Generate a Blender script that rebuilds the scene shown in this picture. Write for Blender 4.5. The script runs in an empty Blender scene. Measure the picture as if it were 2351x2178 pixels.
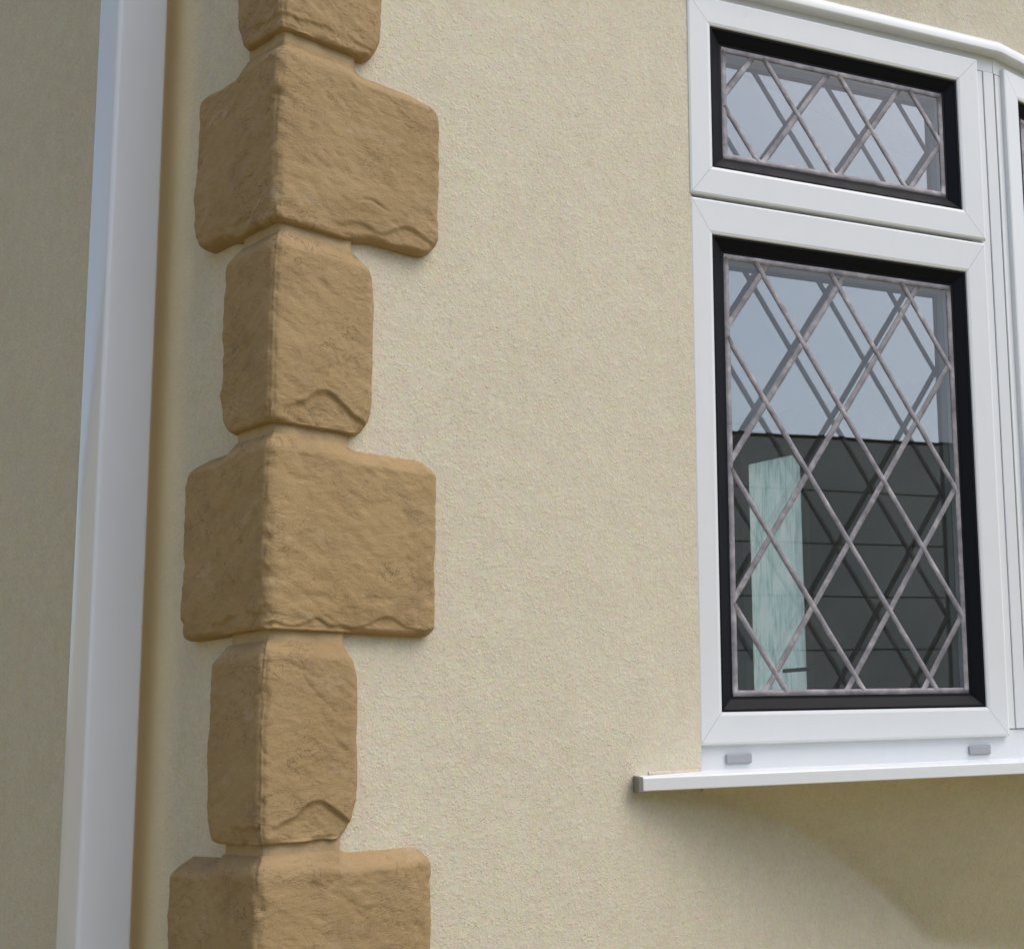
import bpy, math, random
from mathutils import Vector, Matrix, noise
R = math.radians
random.seed(7)
scn = bpy.context.scene

# ------------------------------------------------------------------ camera
yaw, pitch, roll = R(50.77), R(8.402), R(-1.938)
fw = Vector((math.sin(yaw)*math.cos(pitch), math.cos(yaw)*math.cos(pitch), math.sin(pitch)))
rt = Vector((math.cos(yaw), -math.sin(yaw), 0)); up = rt.cross(fw)
r2 = rt*math.cos(roll) + up*math.sin(roll); u2 = -rt*math.sin(roll) + up*math.cos(roll)
cam_d = bpy.data.cameras.new('camera'); cam = bpy.data.objects.new('camera', cam_d)
scn.collection.objects.link(cam)
m = Matrix((r2, u2, -fw)).transposed().to_4x4()
m.translation = Vector((-0.8689, -1.6103, 1.45)); cam.matrix_world = m
cam_d.sensor_fit = 'HORIZONTAL'; cam_d.sensor_width = 36
cam_d.lens = 3212.4/2351*36
cam_d.shift_x = (1175.5-1939.5)/2351; cam_d.shift_y = (1243.6-1089)/2351
cam_d.clip_start = 0.02; cam_d.clip_end = 500
scn.camera = cam

# ------------------------------------------------------------------ sky, sun, exposure
SUN_EL, SUN_ROT = R(54), R(156)
w = bpy.data.worlds.new('World'); scn.world = w; w.use_nodes = True
nt = w.node_tree; bg = nt.nodes['Background']
sky = nt.nodes.new('ShaderNodeTexSky'); sky.sky_type = 'NISHITA'; sky.sun_disc = False
sky.sun_elevation = SUN_EL; sky.sun_rotation = SUN_ROT
sky.air_density = 1.0; sky.dust_density = 3.0; sky.ozone_density = 1.2
nt.links.new(sky.outputs[0], bg.inputs[0]); bg.inputs[1].default_value = 0.15
sd = bpy.data.lights.new('sun', 'SUN'); sd.energy = 0.6; sd.angle = R(46); sd.color = (1, .99, .97)
sun = bpy.data.objects.new('sun', sd); scn.collection.objects.link(sun)
sdir = Vector((math.sin(SUN_ROT)*math.cos(SUN_EL), math.cos(SUN_ROT)*math.cos(SUN_EL), math.sin(SUN_EL)))
sun.rotation_euler = sdir.to_track_quat('Z', 'Y').to_euler(); sun.location = (4, -6, 8)
scn.view_settings.view_transform = 'Standard'; scn.view_settings.look = 'None'
scn.view_settings.gamma = 1; scn.view_settings.use_curve_mapping = False
scn.view_settings.exposure = 0.49
scn.cycles.transparent_max_bounces = 32; scn.cycles.max_bounces = 12

# ------------------------------------------------------------------ helpers
def link(o): scn.collection.objects.link(o); return o
def props(o, label=None, cat=None, group=None, kind=None):
    if label: o['label'] = label
    if cat: o['category'] = cat
    if group: o['group'] = group
    if kind: o['kind'] = kind
    return o
def empty(name, loc, label=None, cat=None, group=None):
    o = link(bpy.data.objects.new(name, None)); o.location = loc
    return props(o, label, cat, group)
class MB:
    def __init__(s): s.v = []; s.f = []
    def add(s, vs, fs):
        b = len(s.v); s.v += [tuple(p) for p in vs]; s.f += [tuple(b+i for i in f) for f in fs]
    def quad(s, a, b, c, d): s.add((a, b, c, d), ((0, 1, 2, 3),))
    def hexa(s, P):   # 8 points: bottom ring 0-3, top ring 4-7
        s.add(P, ((0, 3, 2, 1), (4, 5, 6, 7), (0, 1, 5, 4), (1, 2, 6, 5), (2, 3, 7, 6), (3, 0, 4, 7)))
    def box(s, x0, x1, y0, y1, z0, z1):
        s.hexa([(x0, y0, z0), (x1, y0, z0), (x1, y1, z0), (x0, y1, z0), (x0, y0, z1), (x1, y0, z1), (x1, y1, z1), (x0, y1, z1)])
    def build(s, name, mat, parent=None, smooth=False, bevel=0, weld=False, seg=2):
        me = bpy.data.meshes.new(name); me.from_pydata(s.v, [], s.f); me.materials.append(mat)
        if weld or bevel:
            import bmesh
            bm = bmesh.new(); bm.from_mesh(me); bmesh.ops.remove_doubles(bm, verts=bm.verts, dist=1e-5)
            bmesh.ops.recalc_face_normals(bm, faces=bm.faces); bm.to_mesh(me); bm.free()
        if smooth:
            for p in me.polygons: p.use_smooth = True
        o = link(bpy.data.objects.new(name, me))
        if bevel:
            b = o.modifiers.new('b', 'BEVEL'); b.width = bevel; b.segments = seg; b.limit_method = 'ANGLE'; b.angle_limit = R(35)
            for p in me.polygons: p.use_smooth = True
            try: b.harden_normals = True
            except Exception: pass
        if parent: o.parent = parent; o.matrix_parent_inverse = Matrix.Translation(parent.location).inverted() if parent.type == 'EMPTY' else Matrix()
        return o

# ------------------------------------------------------------------ materials
def mat(name, col, rough=.8, spec=.5):
    M = bpy.data.materials.new(name); M.use_nodes = True
    b = M.node_tree.nodes['Principled BSDF']; b.inputs['Base Color'].default_value = (*col, 1)
    b.inputs['Roughness'].default_value = rough; b.inputs['Specular IOR Level'].default_value = spec
    return M, M.node_tree, b
def N(t, typ, **kw):
    n = t.nodes.new(typ)
    for k, v in kw.items():
        if k in n.inputs: n.inputs[k].default_value = v
        else: setattr(n, k, v)
    return n
def pos(t, scale=(1, 1, 1), rot=(0, 0, 0)):
    g = N(t, 'ShaderNodeNewGeometry'); mp = N(t, 'ShaderNodeMapping')
    mp.inputs['Scale'].default_value = scale; mp.inputs['Rotation'].default_value = rot
    t.links.new(g.outputs['Position'], mp.inputs['Vector']); return mp.outputs[0]
def nz(t, vec, scale, detail=3, rough=.55, dist=0):
    n = N(t, 'ShaderNodeTexNoise', Scale=scale, Detail=detail, Roughness=rough, Distortion=dist)
    t.links.new(vec, n.inputs['Vector']); return n
def ramp(t, fac, stops):
    r = N(t, 'ShaderNodeValToRGB'); e = r.color_ramp.elements
    while len(e) < len(stops): e.new(.5)
    for i, (p, c) in enumerate(stops): e[i].position = p; e[i].color = (*c, 1) if len(c) == 3 else c
    t.links.new(fac, r.inputs[0]); return r.outputs[0]
def mix(t, fac, a, b, blend='MIX'):
    m_ = N(t, 'ShaderNodeMix', data_type='RGBA', blend_type=blend)
    for s, i in ((fac, 0), (a, 6), (b, 7)):
        if hasattr(s, 'node'): t.links.new(s, m_.inputs[i])
        else: m_.inputs[i].default_value = s if i == 0 else (*s, 1)
    return m_.outputs[2]
def math_(t, op, a, b=0.0, clamp=False):
    m_ = N(t, 'ShaderNodeMath', operation=op, use_clamp=clamp)
    for s, i in ((a, 0), (b, 1)):
        if hasattr(s, 'node'): t.links.new(s, m_.inputs[i])
        else: m_.inputs[i].default_value = s
    return m_.outputs[0]
def bump(t, b, h, strength, dist, prev=None):
    n = N(t, 'ShaderNodeBump', Strength=strength, Distance=dist)
    t.links.new(h, n.inputs['Height'])
    if prev: t.links.new(prev, n.inputs['Normal'])
    t.links.new(n.outputs[0], b.inputs['Normal']); return n.outputs[0]

def render_material():
    M, t, b = mat('sprayed_render', (.66, .56, .41), .93, .2)
    P = pos(t)
    big = nz(t, P, 2.3, 4, .6).outputs[0]; med = nz(t, P, 21, 3, .6).outputs[0]
    c = mix(t, ramp(t, big, ((.3, (0, 0, 0)), (.7, (1, 1, 1)))), (.575, .524, .395), (.615, .562, .432))
    c = mix(t, .35, c, ramp(t, med, ((.3, (.53, .475, .345)), (.7, (.63, .575, .44)))))
    # fine coloured grains of the sprayed coat
    g1 = nz(t, P, 150, 3, .6).outputs['Color']
    gs = N(t, 'ShaderNodeHueSaturation', Saturation=.55, Value=1.0); t.links.new(g1, gs.inputs['Color'])
    c = mix(t, .55, c, gs.outputs[0], 'SOFT_LIGHT')
    g2 = nz(t, P, 48, 3, .65).outputs['Color']; gs2 = N(t, 'ShaderNodeHueSaturation', Saturation=.8); t.links.new(g2, gs2.inputs['Color'])
    c = mix(t, .22, c, gs2.outputs[0], 'SOFT_LIGHT')
    vo = N(t, 'ShaderNodeTexVoronoi', Scale=230); t.links.new(P, vo.inputs['Vector'])
    pits = ramp(t, vo.outputs['Distance'], ((.0, (1, 1, 1)), (.32, (0, 0, 0))))
    gate = ramp(t, nz(t, P, 120, 2).outputs[0], ((.53, (0, 0, 0)), (.61, (1, 1, 1))))
    pg = math_(t, 'MULTIPLY', pits, gate)
    c = mix(t, math_(t, 'MULTIPLY', pg, .6), c, (.30, .25, .19))
    # smooth ochre base coat left bare in a strip behind the downpipe
    xyz = N(t, 'ShaderNodeSeparateXYZ'); g = N(t, 'ShaderNodeNewGeometry'); t.links.new(g.outputs['Position'], xyz.inputs[0])
    wob = math_(t, 'MULTIPLY', math_(t, 'SUBTRACT', nz(t, P, 6, 3).outputs[0], .5), .035)
    yy = math_(t, 'ADD', xyz.outputs[1], wob)
    a = N(t, 'ShaderNodeMapRange', interpolation_type='SMOOTHSTEP'); t.links.new(yy, a.inputs[0])
    for i, v in zip((1, 2, 3, 4), (.215, .325, 0, 1)): a.inputs[i].default_value = v
    d = N(t, 'ShaderNodeMapRange', interpolation_type='SMOOTHSTEP'); t.links.new(yy, d.inputs[0])
    for i, v in zip((1, 2, 3, 4), (.36, .40, 1, 0)): d.inputs[i].default_value = v
    inx = math_(t, 'LESS_THAN', xyz.outputs[0], .05)
    band = math_(t, 'MULTIPLY', math_(t, 'MULTIPLY', a.outputs[0], d.outputs[0]), inx)
    c = mix(t, band, c, (.95, .75, .43))
    t.links.new(c, b.inputs['Base Color'])
    wv = N(t, 'ShaderNodeVectorMath', operation='ADD'); sc = N(t, 'ShaderNodeVectorMath', operation='SCALE')
    t.links.new(nz(t, P, 90, 2).outputs['Color'], sc.inputs[0]); sc.inputs['Scale'].default_value = .006
    t.links.new(P, wv.inputs[0]); t.links.new(sc.outputs[0], wv.inputs[1])
    v1 = N(t, 'ShaderNodeTexVoronoi', Scale=250); t.links.new(wv.outputs[0], v1.inputs['Vector'])
    gr_ = math_(t, 'SUBTRACT', 1.0, v1.outputs['Distance'])
    gate2 = ramp(t, nz(t, P, 70, 3, .6).outputs[0], ((.42, (.25, .25, .25)), (.62, (1, 1, 1))))
    h1 = math_(t, 'ADD', math_(t, 'MULTIPLY', math_(t, 'MULTIPLY', gr_, gate2), .85), math_(t, 'MULTIPLY', nz(t, P, 150, 2, .5).outputs[0], .30)); h2 = nz(t, pos(t, (1, 1, 1.7)), 470, 2, .5).outputs[0]
    h = math_(t, 'ADD', math_(t, 'MULTIPLY', h1, 1.0), math_(t, 'MULTIPLY', h2, .45))
    h = math_(t, 'SUBTRACT', h, math_(t, 'MULTIPLY', pg, .9))
    h = math_(t, 'MULTIPLY', h, math_(t, 'SUBTRACT', 1.0, math_(t, 'MULTIPLY', band, .8)))
    n0 = bump(t, b, nz(t, pos(t, (1, 1, .45)), 4.5, 3, .5).outputs[0], .5, .02)
    n0 = bump(t, b, med, .3, .004, n0)
    bump(t, b, h, .6, .0019, n0)
    return M
def stone_material(name, c1, c2, fine=1.0):
    M, t, b = mat(name, c1, .88, .25)
    P = pos(t)
    v = nz(t, P, 9, 4, .6).outputs[0]
    c = mix(t, ramp(t, v, ((.32, (0, 0, 0)), (.68, (1, 1, 1)))), c1, c2)
    oi = N(t, 'ShaderNodeObjectInfo'); c = mix(t, math_(t, 'MULTIPLY', oi.outputs['Random'], .22), c, (.30, .215, .12))
    dk = ramp(t, nz(t, P, 13, 5, .7).outputs[0], ((.54, (0, 0, 0)), (.70, (.6, .6, .6)))); c = mix(t, dk, c, (.24, .165, .09))
    pl_ = ramp(t, nz(t, pos(t, (1, 1, 1.6), (0, R(35), .4)), 10, 5, .7).outputs[0], ((.60, (0, 0, 0)), (.76, (.55, .55, .55)))); c = mix(t, pl_, c, (.50, .41, .31))
    vs = pos(t, (1, 1, 2.0), (R(20), R(38), 0))
    cr = nz(t, vs, 26, 6, .66, .9).outputs[0]
    line = math_(t, 'ABSOLUTE', math_(t, 'SUBTRACT', cr, .5))
    hair = ramp(t, line, ((0, (1, 1, 1)), (.016, (0, 0, 0))))
    gate = ramp(t, nz(t, P, 17, 2).outputs[0], ((.47, (0, 0, 0)), (.58, (1, 1, 1))))
    hg = math_(t, 'MULTIPLY', hair, gate)
    c = mix(t, math_(t, 'MULTIPLY', hg, .8*fine), c, (.15, .095, .05))
    gr = nz(t, P, 320, 2).outputs['Color']; gs = N(t, 'ShaderNodeHueSaturation', Saturation=.4); t.links.new(gr, gs.inputs['Color'])
    c = mix(t, .22, c, gs.outputs[0], 'SOFT_LIGHT')
    t.links.new(c, b.inputs['Base Color'])
    n0 = bump(t, b, hg, -1.0*fine, .0030)
    n1 = bump(t, b, nz(t, vs, 60, 5, .65, .6).outputs[0], .42*fine, .0045, n0)
    bump(t, b, nz(t, P, 420, 3, .6).outputs[0], .5, .0011, n1)
    return M
def upvc(name, col, rough=.28, var=.03, streak=True):
    M, t, b = mat(name, col, rough, .5)
    P = pos(t)
    v = nz(t, P, 3.5, 5, .65).outputs[0]
    c = mix(t, ramp(t, v, ((.3, (0, 0, 0)), (.75, (1, 1, 1)))), tuple(x*(1-var) for x in col), col)
    if streak:
        s = nz(t, pos(t, (1, 1, .06)), 60, 4, .6).outputs[0]
        c = mix(t, ramp(t, s, ((.60, (0, 0, 0)), (.85, (.25, .25, .25)))), c, tuple(x*.78 for x in (col[0], col[1]*.97, col[2]*.9)))
        sp = N(t, 'ShaderNodeTexVoronoi', Scale=38); t.links.new(P, sp.inputs['Vector'])
        c = mix(t, ramp(t, sp.outputs['Distance'], ((.0, (.55, .55, .55)), (.035, (0, 0, 0)))), c, (.25, .22, .18))
    t.links.new(c, b.inputs['Base Color'])
    rr = N(t, 'ShaderNodeMapRange'); t.links.new(nz(t, P, 14, 4).outputs[0], rr.inputs[0])
    rr.inputs[3].default_value = rough*.75; rr.inputs[4].default_value = rough*1.35
    t.links.new(rr.outputs[0], b.inputs['Roughness'])
    bump(t, b, nz(t, P, 7, 3).outputs[0], .12, .004)
    return M
def glass(name, k):   # k: how strongly the (coated) surface mirrors, as a multiple of plain glass
    M = bpy.data.materials.new(name); M.use_nodes = True; t = M.node_tree; t.nodes.clear()
    o = N(t, 'ShaderNodeOutputMaterial'); mx = N(t, 'ShaderNodeMixShader')
    tr = N(t, 'ShaderNodeBsdfTransparent'); tr.inputs[0].default_value = (.965, .98, .975, 1)
    gl = N(t, 'ShaderNodeBsdfGlossy'); gl.inputs['Roughness'].default_value = .004
    fr = N(t, 'ShaderNodeFresnel', IOR=1.52); g = N(t, 'ShaderNodeNewGeometry')
    wv = N(t, 'ShaderNodeBump', Strength=.06, Distance=.004)
    t.links.new(nz(t, pos(t), 3.2, 1).outputs[0], wv.inputs['Height']); t.links.new(wv.outputs[0], gl.inputs['Normal'])
    f = math_(t, 'MULTIPLY', math_(t, 'MULTIPLY', fr.outputs[0], k, True), math_(t, 'SUBTRACT', 1.0, g.outputs['Backfacing']))
    t.links.new(f, mx.inputs[0]); t.links.new(tr.outputs[0], mx.inputs[1]); t.links.new(gl.outputs[0], mx.inputs[2])
    t.links.new(mx.outputs[0], o.inputs[0]); return M
RENDER = render_material()
STONE = stone_material('quoin_stone_buff', (.345, .235, .110), (.395, .278, .138))
JOINT = stone_material('quoin_joint_buff', (.42, .31, .17), (.46, .345, .20), .35)
WHITE = upvc('white_upvc', (.78, .80, .80), .30)
PIPE = upvc('white_downpipe_plastic', (.75, .77, .80), .12, .05, False)
BLACK = mat('black_glazing_bead', (.007, .0075, .010), .5, .12)[0]
GREY = upvc('grey_plastic_cover', (.38, .39, .41), .5, .1)
CAP = upvc('grey_end_cap', (.24, .235, .21), .5, .15)  # sill end cap, a plain darker grey than the sill
GLASS = (glass('outer_glass', 2.2), glass('coated_inner_glass', 7.5)); GLASS_HI = (glass('upper_outer_glass', 2.5), glass('upper_coated_inner_glass', 7.6))
DARKGAP = mat('dark_gap_fill', (.05, .055, .06), .7)[0]  # dark fill behind the sash mitres and in the first facet gap
def lead_mat():
    M, t, b = mat('weathered_lead', (.30, .29, .31), .6)
    b.inputs['Metallic'].default_value = .3
    P = pos(t); v = nz(t, P, 40, 5, .6).outputs[0]
    c = ramp(t, v, ((.28, (.16, .15, .165)), (.55, (.29, .275, .29)), (.78, (.50, .47, .46))))
    t.links.new(c, b.inputs['Base Color']); bump(t, b, nz(t, P, 160, 4, .7).outputs[0], .6, .0015); return M
LEAD = lead_mat()
def obscured_glass_mat():  # streaked translucent glass of the obscured window across the room
    M, t, b = mat('pale_green_obscured_glass', (.45, .62, .55), .8, .2)
    v = nz(t, pos(t, (1, 1, .06)), 95, 5, .75).outputs[0]
    v2 = nz(t, pos(t, (1, 1, .2)), 45, 3, .6).outputs[0]
    f = math_(t, 'ADD', math_(t, 'MULTIPLY', v, .7), math_(t, 'MULTIPLY', v2, .3))
    c = ramp(t, f, ((.38, (.48, .66, .63)), (.5, (.88, .98, .98)), (.60, (1, 1, 1))))
    t.links.new(c, b.inputs['Base Color']); bump(t, b, v, .4, .001)
    tl = N(t, 'ShaderNodeBsdfTranslucent'); t.links.new(c, tl.inputs[0]); ms = N(t, 'ShaderNodeMixShader'); ms.inputs[0].default_value = .94
    out = t.nodes['Material Output']; t.links.new(b.outputs[0], ms.inputs[1]); t.links.new(tl.outputs[0], ms.inputs[2]); t.links.new(ms.outputs[0], out.inputs[0])
    return M
OBSCURED_GLASS = obscured_glass_mat()
ROOM = mat('dim_room_plaster', (.72, .68, .60), .9)[0]
ROOMF = mat('room_carpet', (.12, .10, .08), .95)[0]
def clad_mat():
    M, t, b = mat('grey_cladding', (.6, .57, .52), .6)
    v = nz(t, pos(t), 1.3, 4).outputs[0]
    t.links.new(ramp(t, v, ((.3, (.50, .475, .44)), (.7, (.62, .59, .54)))), b.inputs['Base Color']); return M
CLAD = clad_mat()
CLADJ = mat('grey_cladding_joint', (.32, .30, .275), .8)[0]
ROOF = mat('dark_roof_tile', (.08, .07, .065), .85)[0]
BRICK = mat('cream_wall_distance', (.76, .57, .22), .9)[0]
def ground_mat():
    M, t, b = mat('gravel_paving', (.26, .24, .21), .9)
    v = nz(t, pos(t), 4, 6, .65).outputs[0]
    t.links.new(ramp(t, v, ((.3, (.24, .20, .085)), (.7, (.33, .28, .13)))), b.inputs['Base Color'])
    bump(t, b, nz(t, pos(t), 40, 4).outputs[0], .5, .01); return M

# ------------------------------------------------------------------ ground
g = MB(); g.box(-200, 200, -200, 200, -.3, 0)
props(g.build('ground', ground_mat()), kind='structure')

# ------------------------------------------------------------------ bay geometry (plan)
WX = 0.7214                                   # the window meets the wall here
ANG = [R(23.155), R(5.5), R(-5.5), R(-23.155)]; LEN = .640
V = [Vector((WX, 0, 0))]
for a in ANG: V.append(V[-1] + LEN*Vector((math.cos(a), -math.sin(a), 0)))
XE = V[-1].x
class Facet:
    def __init__(s, i): s.o = V[i]; a = ANG[i]; s.d = Vector((math.cos(a), -math.sin(a), 0)); s.n = Vector((math.sin(a), math.cos(a), 0))
    def P(s, u, off, z): return s.o + s.d*u + s.n*off + Vector((0, 0, z))
    def box(s, mb, u0, u1, o0, o1, z0, z1, z0b=None, z1b=None):
        zb0 = z0 if z0b is None else z0b; zb1 = z1 if z1b is None else z1b
        mb.hexa([s.P(u0, o0, z0), s.P(u1, o0, z0), s.P(u1, o1, zb0), s.P(u0, o1, zb0), s.P(u0, o0, z1), s.P(u1, o0, z1), s.P(u1, o1, zb1), s.P(u0, o1, zb1)])
    def ring(s, mb, rect, prof, gap=0.0):
        u0, u1, z0, z1 = rect
        def cor(i, k, sh):
            ins, off = prof[k]
            a, b, c, d = u0+ins, u1-ins, z0+ins, z1-ins
            return [(a+sh, c), (b-sh, c), (b, c+sh), (b, d-sh), (b-sh, d), (a+sh, d), (a, d-sh), (a, c+sh)][i], off
        for side in range(4):
            vs = []
            for k in range(len(prof)):
                (ua, za), off = cor(2*side, k, gap); (ub, zb), _ = cor(2*side+1, k, gap)
                vs += [s.P(ua, off, za), s.P(ub, off, zb)]
            mb.add(vs, [(2*k, 2*k+1, 2*k+3, 2*k+2) for k in range(len(prof)-1)])
def offset_line(i, off):                      # the vertex between facets i-1 and i moved by off along the mitre
    if i == 0: return Facet(0).P(0, off, 0)
    if i == len(ANG): return Facet(i-1).P(LEN, off, 0)
    a, b = Facet(i-1).n, Facet(i).n; bis = (a+b).normalized()
    return V[i] + bis*(off/bis.dot(a))

# ------------------------------------------------------------------ house: rendered walls, quoins
house = empty('house', (0, 0, 0), 'cream sprayed-render house corner dressed with buff stone quoins beside a leaded bay window', 'house')
T = .26; TOP = 5.1
ZB, ZT = 1.3995, 2.84
wl = MB()
wl.box(0, WX+.004, 0, T, 0, TOP)                               # pier between the corner and the window
wl.box(WX+.004, XE, 0, T, 0, ZB)                               # under the window
wl.box(WX+.004, XE, 0, T, ZT, TOP)                             # over the window
wl.box(XE, 3.50, 0, T, 0, TOP)
WY0, WY1, WZ0, WZ1 = 2.10, 2.48, 1.40, 2.72                    # opening of the obscured window
wl.box(3.45, 3.50, T, WY0, 0, TOP); wl.box(3.45, 3.50, WY1, 8, 0, TOP)
wl.box(3.45, 3.50, WY0, WY1, 0, WZ0); wl.box(3.45, 3.50, WY0, WY1, WZ1, TOP)
wl.box(0, T, T, 8, 0, TOP)                                     # flank wall
wl.build('rendered_wall', RENDER, house)
rf = MB(); rf.box(-.35, 4.0, -.35, 8.3, TOP, TOP+.12)
rf.build('roof', ROOF, house)

def lerp(a, b, t): return a+(b-a)*t
def qc(x): x = min(max(x, 0), 1); return math.sqrt(1-(1-x)**2)
def sm(a, b, x):
    t = min(max((x-a)/(b-a), 0), 1); return t*t*(3-2*t)
def stone(z0, z1, uf, ur, kind, seed, nu=170, nv=118):
    """one moulded quoin wrapped round the corner: u>0 on the front, u<0 on the flank"""
    H = z1-z0; Tk = .0235
    verts = []; faces = []
    if kind == 'short': topf = (.026, .075); botf = (.030, .060)
    elif kind == 'long_round': topf = (.055, .036); botf = (.034, .036)
    else: topf = (.028, .030); botf = (.016, .018)
    def half(U, z, s):
        d = z1-z; ru, rv = topf; o = U
        if d < rv: o = U - ru*(1-qc(d/rv))
        d = z-z0; ru, rv = botf
        if d < rv: o = min(o, U - ru*(1-qc(d/rv)))
        return o + (.007*(1-(z-z0)/H) if kind != 'short' and s < 0 else 0) + .0028*noise.noise(Vector((s*3.1, z*22, seed)))+.0012*noise.noise(Vector((s*7.1, z*75, seed)))
    for j in range(nv+1):
        tv = j/nv; tv = tv + .10*math.sin(2*math.pi*tv)*-.5
        z = lerp(z0, z1, tv)
        Uf, Ur = half(uf, z, 1), half(ur, z, -1)
        for i in range(nu+1):
            t = -1+2*i/nu; tt = math.copysign(1-(1-abs(t))**1.25, t)
            U = Uf if tt > 0 else Ur; a = abs(tt)*U
            e = qc((U-a)/.013)
            zw = z + .0022*noise.noise(Vector((tt*6, 4, seed))); zd = 0
            if kind != 'short': zd = -.005*sm(.090, .108, a)*sm(.5, 1, (z-z0)/H) + (.008 if kind == 'long_round' else 0)*sm(.08, .13, a)*(1-sm(0, .5, (z-z0)/H))
            eb = qc((zw-z0)/.008); et = sm(0, .026, z1-z)**.7
            hj = .0112*(1-sm(.086, .100, a))
            h = (hj + (Tk-hj)*eb*et)*min(e, 1)
            side = 1 if t >= 0 else -1
            q = Vector((a*side, z, seed*3.7))
            h2 = .0034*noise.noise(q*6.5) + .0013*noise.noise(q*17) + .0006*noise.noise(q*48)
            # diagonal tooling strokes falling away from the corner
            dx = a*.80-(z-z0)*.60; dy = a*.60+(z-z0)*.80
            st = noise.noise(Vector((dx*16, dy*62, seed+side*9)))
            h2 += .0008*st + .0004*noise.noise(Vector((dx*40, dy*150, seed*2+side*5)))
            rid = 1-abs(noise.noise(Vector((dx*11+3, dy*42, seed*5+side)))*2.4)
            h2 -= .0011*max(0, rid-.88)/.12*sm(-.1, .3, noise.noise(q*14+Vector((9, 0, 0))))
            h2 += .0005*noise.noise(q*95) + .0004*noise.noise(q*210)
            if side < 0: h2 += .0011*st + .0009*noise.noise(q*30)
            rim = max(math.exp(-(z-z0)/.035), math.exp(-((U-a)/.025)), math.exp(-(a/.012))*.8)
            h2 -= .0018*sm(.22, .50, noise.noise(q*33+Vector((3, 8, 1))))*rim + .0008*sm(.25, .5, noise.noise(q*60))
            # spalled lower margin
            zz = z-z0
            if kind == 'short' and side > 0 and seed > 1:
                c = .022 + .026*math.exp(-((a-.062)/.024)**2) - .008*sm(.085, .115, a)
                c += .0022*noise.noise(Vector((a*90, 2, 5)))
                h2 -= .0050*(1-sm(c-.0035, c+.0012, zz))*sm(.008, .03, a)
                h2 -= .0030*math.exp(-((zz-c)/.0016)**2)*sm(.012, .04, a)
            elif kind == 'long_round' and side > 0:
                c = .018+.014*noise.noise(Vector((a*26, 1, seed)))+.006*sm(.10, .16, a)
                h2 -= .0036*(1-sm(c-.004, c+.003, zz))*sm(.03, .13, a)
                h2 -= .0035*math.exp(-((zz-.052-.004*math.sin(a*120))/.0018)**2)*math.exp(-((a-.125)/.018)**2)
                h2 += .004*math.exp(-((zz-.055)/.022)**2-((a-.10)/.04)**2)
            elif kind == 'long_sharp' and side > 0:
                c = .008+.010*math.exp(-((a-.062)/.012)**2)+.016*math.exp(-((a-.150)/.022)**2)+.005*noise.noise(Vector((a*50, 1, seed)))
                h2 -= .0030*(1-sm(c-.003, c+.0015, zz))
                h2 += .0025*noise.noise(Vector((a*34, z*44, seed+8)))*sm(.11, .03, zz)
            else:
                c = .020+.022*noise.noise(Vector((a*13, 3, seed)))+.004*noise.noise(Vector((a*70, 3, seed)))
                pr = sm(-.15, .25, noise.noise(Vector((a*17, 7, seed*3))))
                h2 -= .0030*pr*(1-sm(c-.003, c+.0015, zz))
                h2 -= .0014*pr*math.exp(-((zz-c)/.0014)**2)
            h += h2*min(1, e)*sm(0, .010, z1-z)*sm(0, .006, zz)
            h -= (.0036+.0016*noise.noise(Vector((0, z*60, seed))))*math.exp(-(a/.0055)**2)*min(eb, et)
            if i in (0, nu): h = -.004
            elif j in (0, nv): h = hj*.7-.004
            jog = (.0034*noise.noise(Vector((7, z*26, seed)))+.0016*noise.noise(Vector((3, z*130, seed))))*math.exp(-(a/.03)**2)
            k = (U+h)/U
            if side > 0: P = (-h + a*k + jog, -h, z+zd)
            else: P = (-h + jog*0, -h + a*k, z+zd)
            verts.append(P)
    W = nu+1
    for j in range(nv):
        for i in range(nu): faces.append((j*W+i, j*W+i+1, (j+1)*W+i+1, (j+1)*W+i))
    mb = MB(); mb.add(verts, faces)
    return mb.build('quoin_stone', STONE, house, smooth=True)
J = [2.631, 2.377, 2.120, 1.862, 1.607, 1.353, 1.098]          # joint heights
uf_s, ur_s, uf_l, ur_l = .120, .112, .217, .192
spec = [('short', 1, .128, .101), ('long_round', 2, .221, ur_l), ('short', 3, .124, .113), ('long_sharp', 4, .221, ur_l+.001), ('short', 3.4, .112, .114), ('long_sharp', 6, .219, .198)]
names = ['short upper quoin stone cut by the top of the photo', 'long quoin stone with cracks above its lower edge', 'short quoin stone with a wavy spall, upper one',
         'long quoin stone with crisp lower edge', 'short quoin stone with a wavy spall, lower one', 'lowest long quoin stone']
stones = []
for k, (kd, sd_, a, b_) in enumerate(spec):
    o = stone(J[k+1]+.0070, J[k]-.0035, a, b_, kd, sd_); o['label'] = names[k]; stones.append(o)
def joint(zc, uf, ur, seed):
    """the coved strip that joins two stones"""
    verts = []; faces = []; nu, nv = 80, 12; hz = .020
    for j in range(nv+1):
        z = zc-hz + 2*hz*j/nv
        for i in range(nu+1):
            t = -1+2*i/nu; U = uf if t > 0 else ur
            a = abs(t)*U; s = (z-zc)/hz
            h = .0112*qc((U-a)/.012) + .0010*noise.noise(Vector((t*6, z*40, seed)))
            h -= .0022*math.exp(-(a/.006)**2)
            if i in (0, nu) or j in (0, nv): h = -.004
            k = (U+h)/U
            verts.append((-h+a*k, -h, z) if t >= 0 else (-h, -h+a*k, z))
    W = nu+1
    for j in range(nv):
        for i in range(nu): faces.append((j*W+i, j*W+i+1, (j+1)*W+i+1, (j+1)*W+i))
    mb = MB(); mb.add(verts, faces); mb.build('quoin_joint', JOINT, house, smooth=True)
for k in range(0, 7): joint(J[k]+.004, .094, .086, k)
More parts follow.
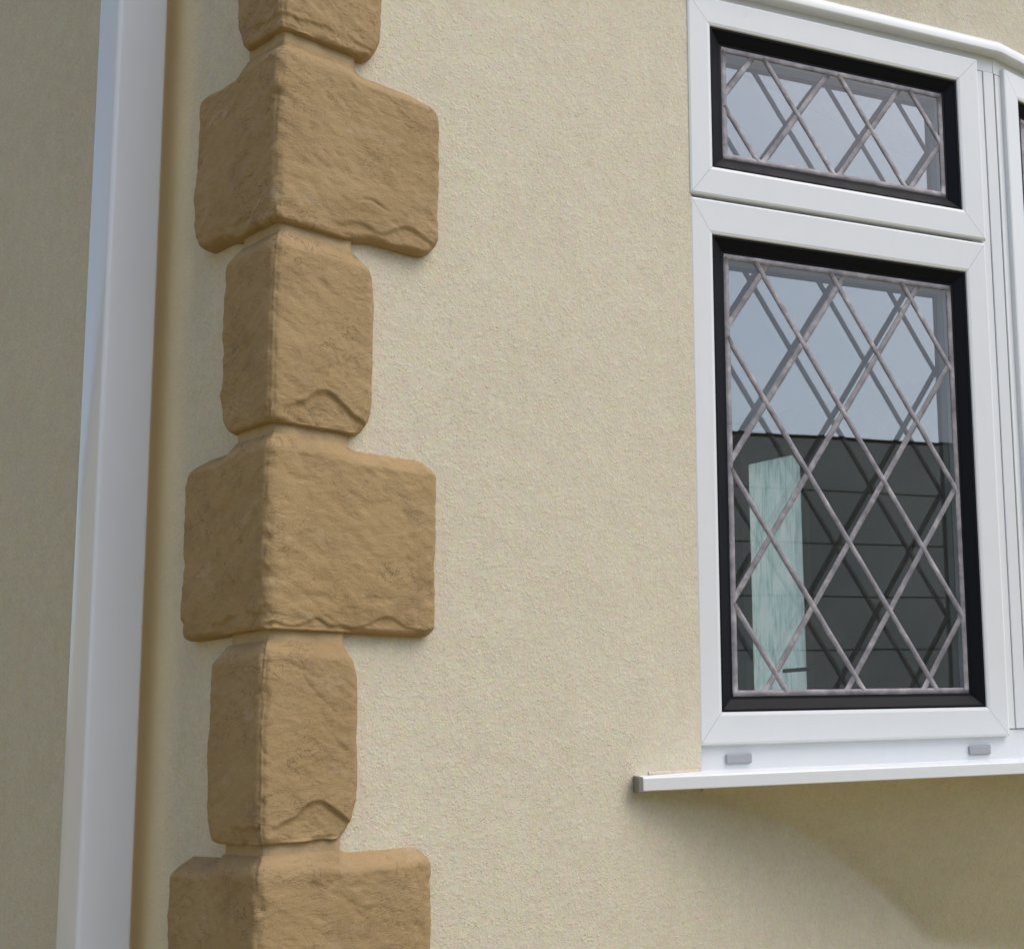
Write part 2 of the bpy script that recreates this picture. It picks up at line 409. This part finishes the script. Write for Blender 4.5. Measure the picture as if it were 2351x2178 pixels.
for src, dz in ((1, .508), (4, -.509), (5, -.509)):              # the column goes on above and below the picture
    c = stones[src].copy(); link(c); c.location.z += dz
    c['label'] = 'quoin stone beyond the edge of the photo'

# splayed rendered underside of the bay
def yf(x):
    for i in range(4):
        if V[i].x-1e-6 <= x <= V[i+1].x+1e-6:
            t = (x-V[i].x)/(V[i+1].x-V[i].x); return V[i].y + t*(V[i+1].y-V[i].y)
    return 0
verts = []; faces = []; NX, NT = 150, 44
for i in range(NX+1):
    x = lerp(WX+.002, XE-.002, i/NX); d = -yf(x)+.004
    dp = sum(-yf(min(max(x+q*.012, WX), XE)) for q in range(-2, 3))/5+.004
    drop = dp*(.50+2.7*dp) + .006
    for j in range(NT+1):
        t = j/NT*1.22
        y0 = -dp*(1-t) if t > .15 else -lerp(d, dp, t/.15)*(1-t)
        dl = .0020+.007*dp
        y = -dl*math.log1p(math.exp(min(-y0/dl, 40))) if -y0/dl < 40 else y0
        if j == NT: y = .0015
        verts.append((x, y-.0001, 1.399-drop*t + .0015*noise.noise(Vector((x*9, t*4, 1)))))
for i in range(NX):
    for j in range(NT): faces.append((i*(NT+1)+j, i*(NT+1)+j+1, (i+1)*(NT+1)+j+1, (i+1)*(NT+1)+j))
mb = MB(); mb.add(verts, faces); mb.build('bay_underside', RENDER, house, smooth=True)
# rendered band over the bay
hb = MB()
pl = [offset_line(i, .004) for i in range(5)]
for _ in range(4):
    q = [pl[0]]
    for i in range(len(pl)-1):
        q += [pl[i].lerp(pl[i+1], .25 if i or _ else .6), pl[i].lerp(pl[i+1], .75 if i < len(pl)-2 or _ else .4)]
    pl = q+[pl[-1]]
for p, q in zip(pl, pl[1:]):
    for z0_, z1_ in ((2.79, 2.82), (2.82, 3.2), (3.2, 3.9)):
        hb.quad((p.x, p.y, z0_), (q.x, q.y, z0_), (q.x, q.y, z1_), (p.x, p.y, z1_))
hb.add([(p.x, p.y, 3.9) for p in V]+[(XE, .02, 3.9), (WX, .02, 3.9)], [tuple(range(7))])
hb.add([(p.x, p.y+.004, 2.79) for p in V]+[(XE, .02, 2.79), (WX, .02, 2.79)], [tuple(reversed(range(7)))])
hb.build('bay_head_render', RENDER, house, weld=True, smooth=True)
# the dim room behind the glass
rm = MB()
rm.box(T+.001, 3.449, 3.6, 3.7, .0, 2.9)
rm.box(T+.001, 3.449, T+.001, 3.6, 2.86, 2.95)
rm.build('room_wall', ROOM, house)
fl = MB(); fl.box(T+.001, 3.449, T+.001, 3.6, .45, .5); fl.build('room_floor', ROOMF, house)
ib = MB(); ib.add([(p.x, p.y+.03, 1.40) for p in V]+[(XE, T, 1.40), (WX, T, 1.40)], [tuple(range(7))])
ib.add([(p.x, p.y+.03, 1.43) for p in V]+[(XE, T, 1.43), (WX, T, 1.43)], [tuple(range(7))])
ib.build('window_board', ROOM, house)

# ------------------------------------------------------------------ bay window
bay = empty('bay_window', (WX, 0, 1.395), 'white bow window with black beads and diamond leaded panes', 'window'); bay['kind'] = 'thing'
def lead(fc, mb, p, q, w_=.0106, h=.0013, off=.019):
    p, q = Vector((p[0], 0, p[1])), Vector((q[0], 0, q[1])); L = (q-p).length; d = (q-p)/L; n_ = Vector((-d.z, 0, d.x))
    ns = max(2, int(L/.02)); pr = [(-.5, 0), (-.42, .75), (0, 1), (.42, .75), (.5, 0)]
    vs = []
    for k in range(ns+1):
        c = p+d*L*k/ns
        wv = .0004*noise.noise(Vector((c.x*40, c.z*40, L)))
        for a, b_ in pr:
            r = c+n_*(a*w_+wv); vs.append(fc.P(r.x, off-.0003-h*b_, r.z))
    m5 = len(pr); fs = []
    for k in range(ns):
        for j in range(m5-1): fs.append((k*m5+j, k*m5+j+1, (k+1)*m5+j+1, (k+1)*m5+j))
        fs.append((k*m5+m5-1, k*m5, (k+1)*m5, (k+1)*m5+m5-1))
    fs += [tuple(range(m5)), tuple(ns*m5+j for j in reversed(range(m5)))]
    mb.add(vs, fs)
def clip(s0, z0_, sl, rect):
    u0, u1, a, b_ = rect; pts = []
    f = lambda u: z0_+(u-s0)*sl
    lo, hi = u0, u1
    ua, ub = s0+(a-z0_)/sl, s0+(b_-z0_)/sl
    if ua > ub: ua, ub = ub, ua
    lo, hi = max(lo, ua), min(hi, ub)
    return ((lo, f(lo)), (hi, f(hi))) if hi-lo > .004 else None
def sash(fc, rect, inner, lines, name, label, gm, face=0.0):
    u0, u1, z0_, z1_ = rect; mb = MB()
    iw = inner[0]-u0
    a, b_, c, d = inner
    # four mitred rails; outer rect and opening given separately
    def ringx(mb, R0, R1, o0, o1, gap):
        A = [(R0[0], R0[2]), (R0[1], R0[2]), (R0[1], R0[3]), (R0[0], R0[3])]
        B = [(R1[0], R1[2]), (R1[1], R1[2]), (R1[1], R1[3]), (R1[0], R1[3])]
        for s_ in range(4):
            p, q = Vector(A[s_]), Vector(A[(s_+1) % 4]); r, t = Vector(B[(s_+1) % 4]), Vector(B[s_])
            dd = (q-p).normalized()*gap
            mb.quad(fc.P(*(p+dd).to_tuple()[:1], o0, (p+dd)[1]), fc.P((q-dd)[0], o0, (q-dd)[1]), fc.P((r-dd)[0], o1, (r-dd)[1]), fc.P((t+dd)[0], o1, (t+dd)[1]))
    ins = lambda Rr, k: (Rr[0]+k, Rr[1]-k, Rr[2]+k, Rr[3]-k)
    g_ = .00025
    O = rect; I = inner
    ringx(mb, O, O, face+.030, face+.0035, g_)
    ringx(mb, O, ins(O, .0010), face+.0035, face+.0012, g_)
    ringx(mb, ins(O, .0010), ins(O, .0040), face+.0012, face, g_)
    ringx(mb, ins(O, .0040), ins(I, -.006), face, face, g_)
    ringx(mb, ins(I, -.006), ins(I, -.0012), face, face+.0012, g_)
    ringx(mb, ins(I, -.0012), ins(I, 0), face+.0012, face+.0045, g_)
    sh = mb.build(name, WHITE, bay, smooth=False); sh['label'] = label
    kp = MB(); ringx(kp, ins(O, .0008), ins(I, -.0008), face+.006, face+.006, 0)
    kp.build('mitre_seam', DARKGAP, sh)
    bd = MB()
    I2 = ins(I, .026)
    ringx(bd, I, ins(I, .0035), face+.0040, face+.0040, 0)
    ringx(bd, ins(I, .0035), ins(I, .006), face+.0040, face+.0065, 0)
    ringx(bd, ins(I, .006), ins(I, .020), face+.0065, face+.0155, 0)
    ringx(bd, ins(I, .020), ins(I, .0215), face+.0155, face+.0172, 0)
    ringx(bd, ins(I, .0215), I2, face+.0172, face+.0178, 0)
    ringx(bd, I2, I2, face+.0178, face+.0188, 0)
    bd.build('glazing_bead', BLACK, sh)
    g1 = ins(I, .018); go = face+.019
    for nm, o0, gmat in (('outer_pane', go, gm[0]), ('inner_pane', go+.024, gm[1])):
        gb = MB(); fc.box(gb, g1[0], g1[1], o0, o0+.004, g1[2], g1[3]); gb.build(nm, gmat, sh)
    sp = MB(); I3 = ins(I, .029)
    ringx(sp, ins(I, .018), I3, go+.0055, go+.0055, 0); ringx(sp, I3, I3, go+.0055, go+.0225, 0); ringx(sp, ins(I, .018), I3, go+.0225, go+.0225, 0)
    sp.build('spacer_bar', GREY, sh)
    rv = MB(); ringx(rv, I2, I2, go+.029, go+.050, 0); ringx(rv, ins(I, -.02), I2, go+.050, go+.050, 0); ringx(rv, ins(I, -.02), I2, go+.029, go+.029, 0)
    rv.build('inner_lip', WHITE, sh)
    R0 = ins(I, .0300)
    off = go
    for p, q in (((R0[0]-.0036, R0[2]), (R0[1]+.0036, R0[2])), ((R0[0]-.0036, R0[3]), (R0[1]+.0036, R0[3])), ((R0[0], R0[2]), (R0[0], R0[3])), ((R0[1], R0[2]), (R0[1], R0[3]))):
        lm = MB(); lead(fc, lm, p, q, .0108, .0015, off); lm.build('lead_strip', LEAD, sh, smooth=True)
    for s0, zz, sl in lines:
        c_ = clip(s0, zz, sl, R0)
        if c_:
            lm = MB(); lead(fc, lm, c_[0], c_[1], .0106, .0011 if sl > 0 else .0016, off); lm.build('lead_strip', LEAD, sh, smooth=True)
    return sh
F0, F1 = Facet(0), Facet(1)
up_lines = [(.0572+.149*k, 2.56, 1.44) for k in range(-1, 5)] + [(.0745+.149*k, 2.56, -1.47) for k in range(-1, 5)]
lo_lines = [(.1145+.1518*k, 2.0, 1.54) for k in range(-4, 6)] + [(.0195+.1455*k, 2.0, -1.56) for k in range(-4, 7)]
UPR, UPI = (0, .5935, 2.3865, 2.7490), (.0425, .5445, 2.4400, 2.6970)
LOR, LOI = (0, .5935, 1.4628, 2.3815), (.0405, .5470, 1.5152, 2.3200)
sash(F0, UPR, UPI, up_lines, 'top_sash', 'small upper sash with wide diamond leading', GLASS_HI, -.003)
sash(F0, LOR, LOI, lo_lines, 'lower_sash', 'tall lower sash with a full grid of diamond leading', GLASS, 0)
tall_lines = lo_lines + [(.1145+.1518*k, 2.0, 1.54) for k in range(-9, -4)] + [(.0195+.1455*k, 2.0, -1.56) for k in range(7, 11)]
for i in (1, 2, 3):
    fc = Facet(i); o = .021
    sash(fc, (o, o+.5935, 1.4628, 2.7490), (o+.0425, o+.547, 1.5152, 2.697), [(a+o, b_, c) for a, b_, c in tall_lines], 'fixed_light', 'tall single light of a further bay facet', GLASS, 0)
# outer frame of every facet
for i in range(4):
    fc = Facet(i); mb = MB()
    fc.box(mb, .0, LEN-.004, .012, .06, 1.400, 1.475)          # bottom rail
    fc.box(mb, .0, LEN-.004, .010, .06, 2.735, 2.785)          # head rail
    if i == 0: fc.box(mb, .0, LEN-.004, .016, .06, 2.365, 2.400)   # transom
    if i == 0:
        fc.box(mb, .0, .02, .014, .06, 1.475, 2.735)
        fc.box(mb, .570, .6115, .010, .058, 1.476, 2.734)
        fc.box(mb, .6125, .636, .008, .058, 1.476, 2.734)
    else:
        fc.box(mb, .0045, .03, .010, .058, 1.476, 2.734)
        fc.box(mb, .575, .634, .010, .058, 1.476, 2.734)
    mb.build('outer_frame', WHITE, bay, bevel=.0012)
    if i:
        pb = MB(); p = V[i]
        d0 = Facet(i-1).n; d1 = fc.n
        a0, a1 = Facet(i-1).P(LEN-.006, .013, 0), fc.P(.006, .013, 0); b0, b1 = Facet(i-1).P(LEN-.006, .06, 0), fc.P(.006, .06, 0)
        pb.hexa([Vector((*q.xy, z)) for z in (1.40, 2.785) for q in (a0, a1, b1, b0)])
        pb.build('corner_post', WHITE if i != 1 else DARKGAP, bay)  # first post is coloured dark to fill the gap between facets
# drain covers on the bottom rail
for s0, s1 in ((.0480, .0935), (.5105, .5560)):
    mb = MB(); F0.box(mb, s0, s1, .0070, .0118, 1.4322, 1.4482)
    o = mb.build('drain_cover', GREY, bay, bevel=.0035, seg=3)
# head trim following the facets
def strip(name, mt, prof, i0, i1, e0=0, e1=0):
    mb = MB(); pts = []
    for i in range(i0, i1+1):
        row = []
        for off, z in prof:
            p = offset_line(i, off)
            if i == i0: p = p - Facet(0).d*e0
            row.append(Vector((p.x, p.y, z)))
        pts.append(row)
    # intermediate steps so the vertex is gently turned
    n = len(prof)
    vs = [q for r in pts for q in r]; fs = []
    for k in range(len(pts)-1):
        for j in range(n): fs.append((k*n+j, k*n+(j+1) % n, (k+1)*n+(j+1) % n, (k+1)*n+j))
    fs += [tuple(range(n)), tuple((len(pts)-1)*n+j for j in reversed(range(n)))]
    mb.add(vs, fs); return mb.build(name, mt, bay, bevel=.0014, weld=True)
strip('head_trim', WHITE, [(.03, 2.768), (-.010, 2.7665), (-.013, 2.770), (-.0135, 2.782), (-.010, 2.790), (-.002, 2.7955), (.03, 2.7965)], 0, 4)
SN = -.080
sill = strip('window_sill', WHITE, [(.03, 1.4235), (.0115, 1.4235), (SN+.002, 1.4180), (SN, 1.4165), (SN, 1.3975), (SN+.004, 1.3965), (SN+.006, 1.405), (.0, 1.410), (.03, 1.410)], 0, 4, .1235)
ec = MB()
ec.add([F0.P(u, o, z) for u in (-.1305, -.1240) for o, z in ((SN-.0012, 1.3955), (SN-.0012, 1.4185), (-.045, 1.4215), (-.045, 1.3955))],
       [(0, 1, 2, 3), (7, 6, 5, 4), (0, 4, 5, 1), (1, 5, 6, 2), (2, 6, 7, 3), (3, 7, 4, 0)])
ec.build('end_cap', CAP, sill, bevel=.0008)
# beads of render smeared where the sill meets the wall
def blob_strip(name, pts, r):
    mb = MB(); vs = []; fs = []; n = 8
    for k, p in enumerate(pts):
        rr = r*(.55+.9*abs(noise.noise(Vector((k*.7, 2, 1)))))
        for a in range(n):
            an = 2*math.pi*a/n; vs.append((p[0], p[1]+rr*.8*math.cos(an), p[2]+rr*math.sin(an)))
    for k in range(len(pts)-1):
        for a in range(n): fs.append((k*n+a, k*n+(a+1) % n, (k+1)*n+(a+1) % n, (k+1)*n+a))
    fs += [tuple(range(n)), tuple((len(pts)-1)*n+a for a in reversed(range(n)))]
    mb.add(vs, fs); return mb.build(name, RENDER, house, smooth=True)
blob_strip('render_fillet', [(.610+.0045*k, -.0005, 1.4225+.0015*noise.noise(Vector((k*.5, 0, 0)))) for k in range(25)], .0048)

# ------------------------------------------------------------------ downpipe on the flank wall
dp_ = empty('downpipe', (-.055, .33, 0), 'white square plastic downpipe on the shaded flank wall left of the quoins', 'downpipe')
mb = MB(); x0, x1, y0, y1, rr = -.0895, -.0220, .2930, .3640, .0055
prof = []
for cx_, cy_, a0 in ((x0+rr, y0+rr, 180), (x1-rr, y0+rr, 270), (x1-rr, y1-rr, 0), (x0+.012, y1-.012, 90)):
    r_ = rr if a0 != 90 else .012
    for k in range(6):
        a = R(a0+18*k); prof.append((cx_+r_*math.cos(a), cy_+r_*math.sin(a)))
# slight bow of the narrow outer face
n = len(prof); zs = [0.15+.09*k for k in range(55)]
for k, z in enumerate(zs):
    for (x, y) in prof: mb.v.append((x, y, z))
for k in range(len(zs)-1):
    for j in range(n): mb.f.append((k*n+j, k*n+(j+1) % n, (k+1)*n+(j+1) % n, (k+1)*n+j))
mb.f += [tuple(reversed(range(n))), tuple((len(zs)-1)*n+j for j in range(n))]
po = mb.build('pipe', PIPE, dp_, smooth=True)
em = po.modifiers.new('e', 'EDGE_SPLIT'); em.split_angle = R(30)
for z in (.6, 4.2):
    mb = MB(); mb.box(-.094, -.0005, .289, .2925, z, z+.03); mb.box(-.094, -.090, .2925, .368, z, z+.03); mb.box(-.094, -.0005, .3645, .368, z, z+.03)
    mb.build('pipe_clip', PIPE, dp_)

# ------------------------------------------------------------------ obscured window across the room, seen through the lower pane
ow = empty('obscured_window', (3.47, 2.26, 1.45), 'narrow pale green obscured window across the dim room, seen through the lower pane', 'window'); ow['kind'] = 'thing'
mb = MB(); out = [(2.141, 1.45), (2.434, 1.45), (2.437, 2.672), (2.185, 2.674), (2.144, 2.618)]; WM = 2.29
for x in (3.452, 3.458): mb.v += [(x, y, z) for y, z in out]
k = len(out); mb.f = [tuple(range(k)), tuple(reversed(range(k, 2*k)))]+[(i, k+i, k+(i+1) % k, (i+1) % k) for i in range(k)]
mb.build('obscured_pane', OBSCURED_GLASS, ow)
mb = MB(); big = [(y+(.12 if y > WM else -.12), z+(.12 if z > 2.65 else (.05 if z > 2 else -.12))) for y, z in out]
for i in range(k): j = (i+1) % k; mb.add([(3.4515, *out[i]), (3.4515, *out[j]), (3.4515, *big[j]), (3.4515, *big[i])], [(0, 1, 2, 3)])
mb.build('surround', ROOM, ow)
mb = MB(); mb.box(3.446, 3.4515, WY0, 2.268, 1.768, 1.784); mb.build('glazing_bar', mat('bar_dark_green', (.05, .08, .07), .7)[0], ow)

# ------------------------------------------------------------------ buildings around (seen in the reflections, and they shade the walls)
nb = empty('neighbour_house', (-5.4, 4, 0), 'cream neighbouring house across the side passage, mirrored in the downpipe', 'house')
mb = MB(); mb.box(-14, -5.4, 1.5, 19, 0, 5.2); mb.build('wall', BRICK, nb)
mb = MB(); mb.add([(-14.3, 1.2, 5.2), (-5.1, 1.2, 5.2), (-5.1, 19.3, 5.2), (-14.3, 19.3, 5.2), (-10.2, 1.2, 8.4), (-10.2, 19.3, 8.4)], [(0, 1, 4), (1, 2, 5, 4), (2, 3, 5), (3, 0, 4, 5), (0, 3, 2, 1)])
mb.build('roof', ROOF, nb)
ob = empty('clad_building', (1.9, -12, 0), 'grey flat-roofed building clad in broad horizontal panels, mirrored in the lower pane', 'building')
ob.rotation_euler.z = 0
c0 = Vector((.8, -11.6, 0)); dr = Vector((2.3, -.80, 0)).normalized(); nn = Vector((dr.y, -dr.x, 0))   # nn points away from us
if nn.y > 0: nn = -nn
def obox(mb, a, b_, o0, o1, z0_, z1_):
    mb.hexa([c0+dr*u+nn*o+Vector((0, 0, z)) for z in (z0_, z1_) for u, o in ((a, o0), (b_, o0), (b_, o1), (a, o1))])
mb = MB(); obox(mb, -7, 9, .04, 7, 0, 4.655); mb.build('wall', CLADJ, ob)
for k, z in enumerate((4.10, 3.55, 3.0, 2.45, 1.9, 1.35, .8, .25)):
    mb = MB(); obox(mb, -7, 9, 0, .04, z+.008, z+.542); mb.build('cladding_panel', CLAD, ob)
mb = MB(); obox(mb, -7.2, 9.2, -.015, 7.1, 4.656, 4.676); mb.build('roof_edge', ROOF, ob)
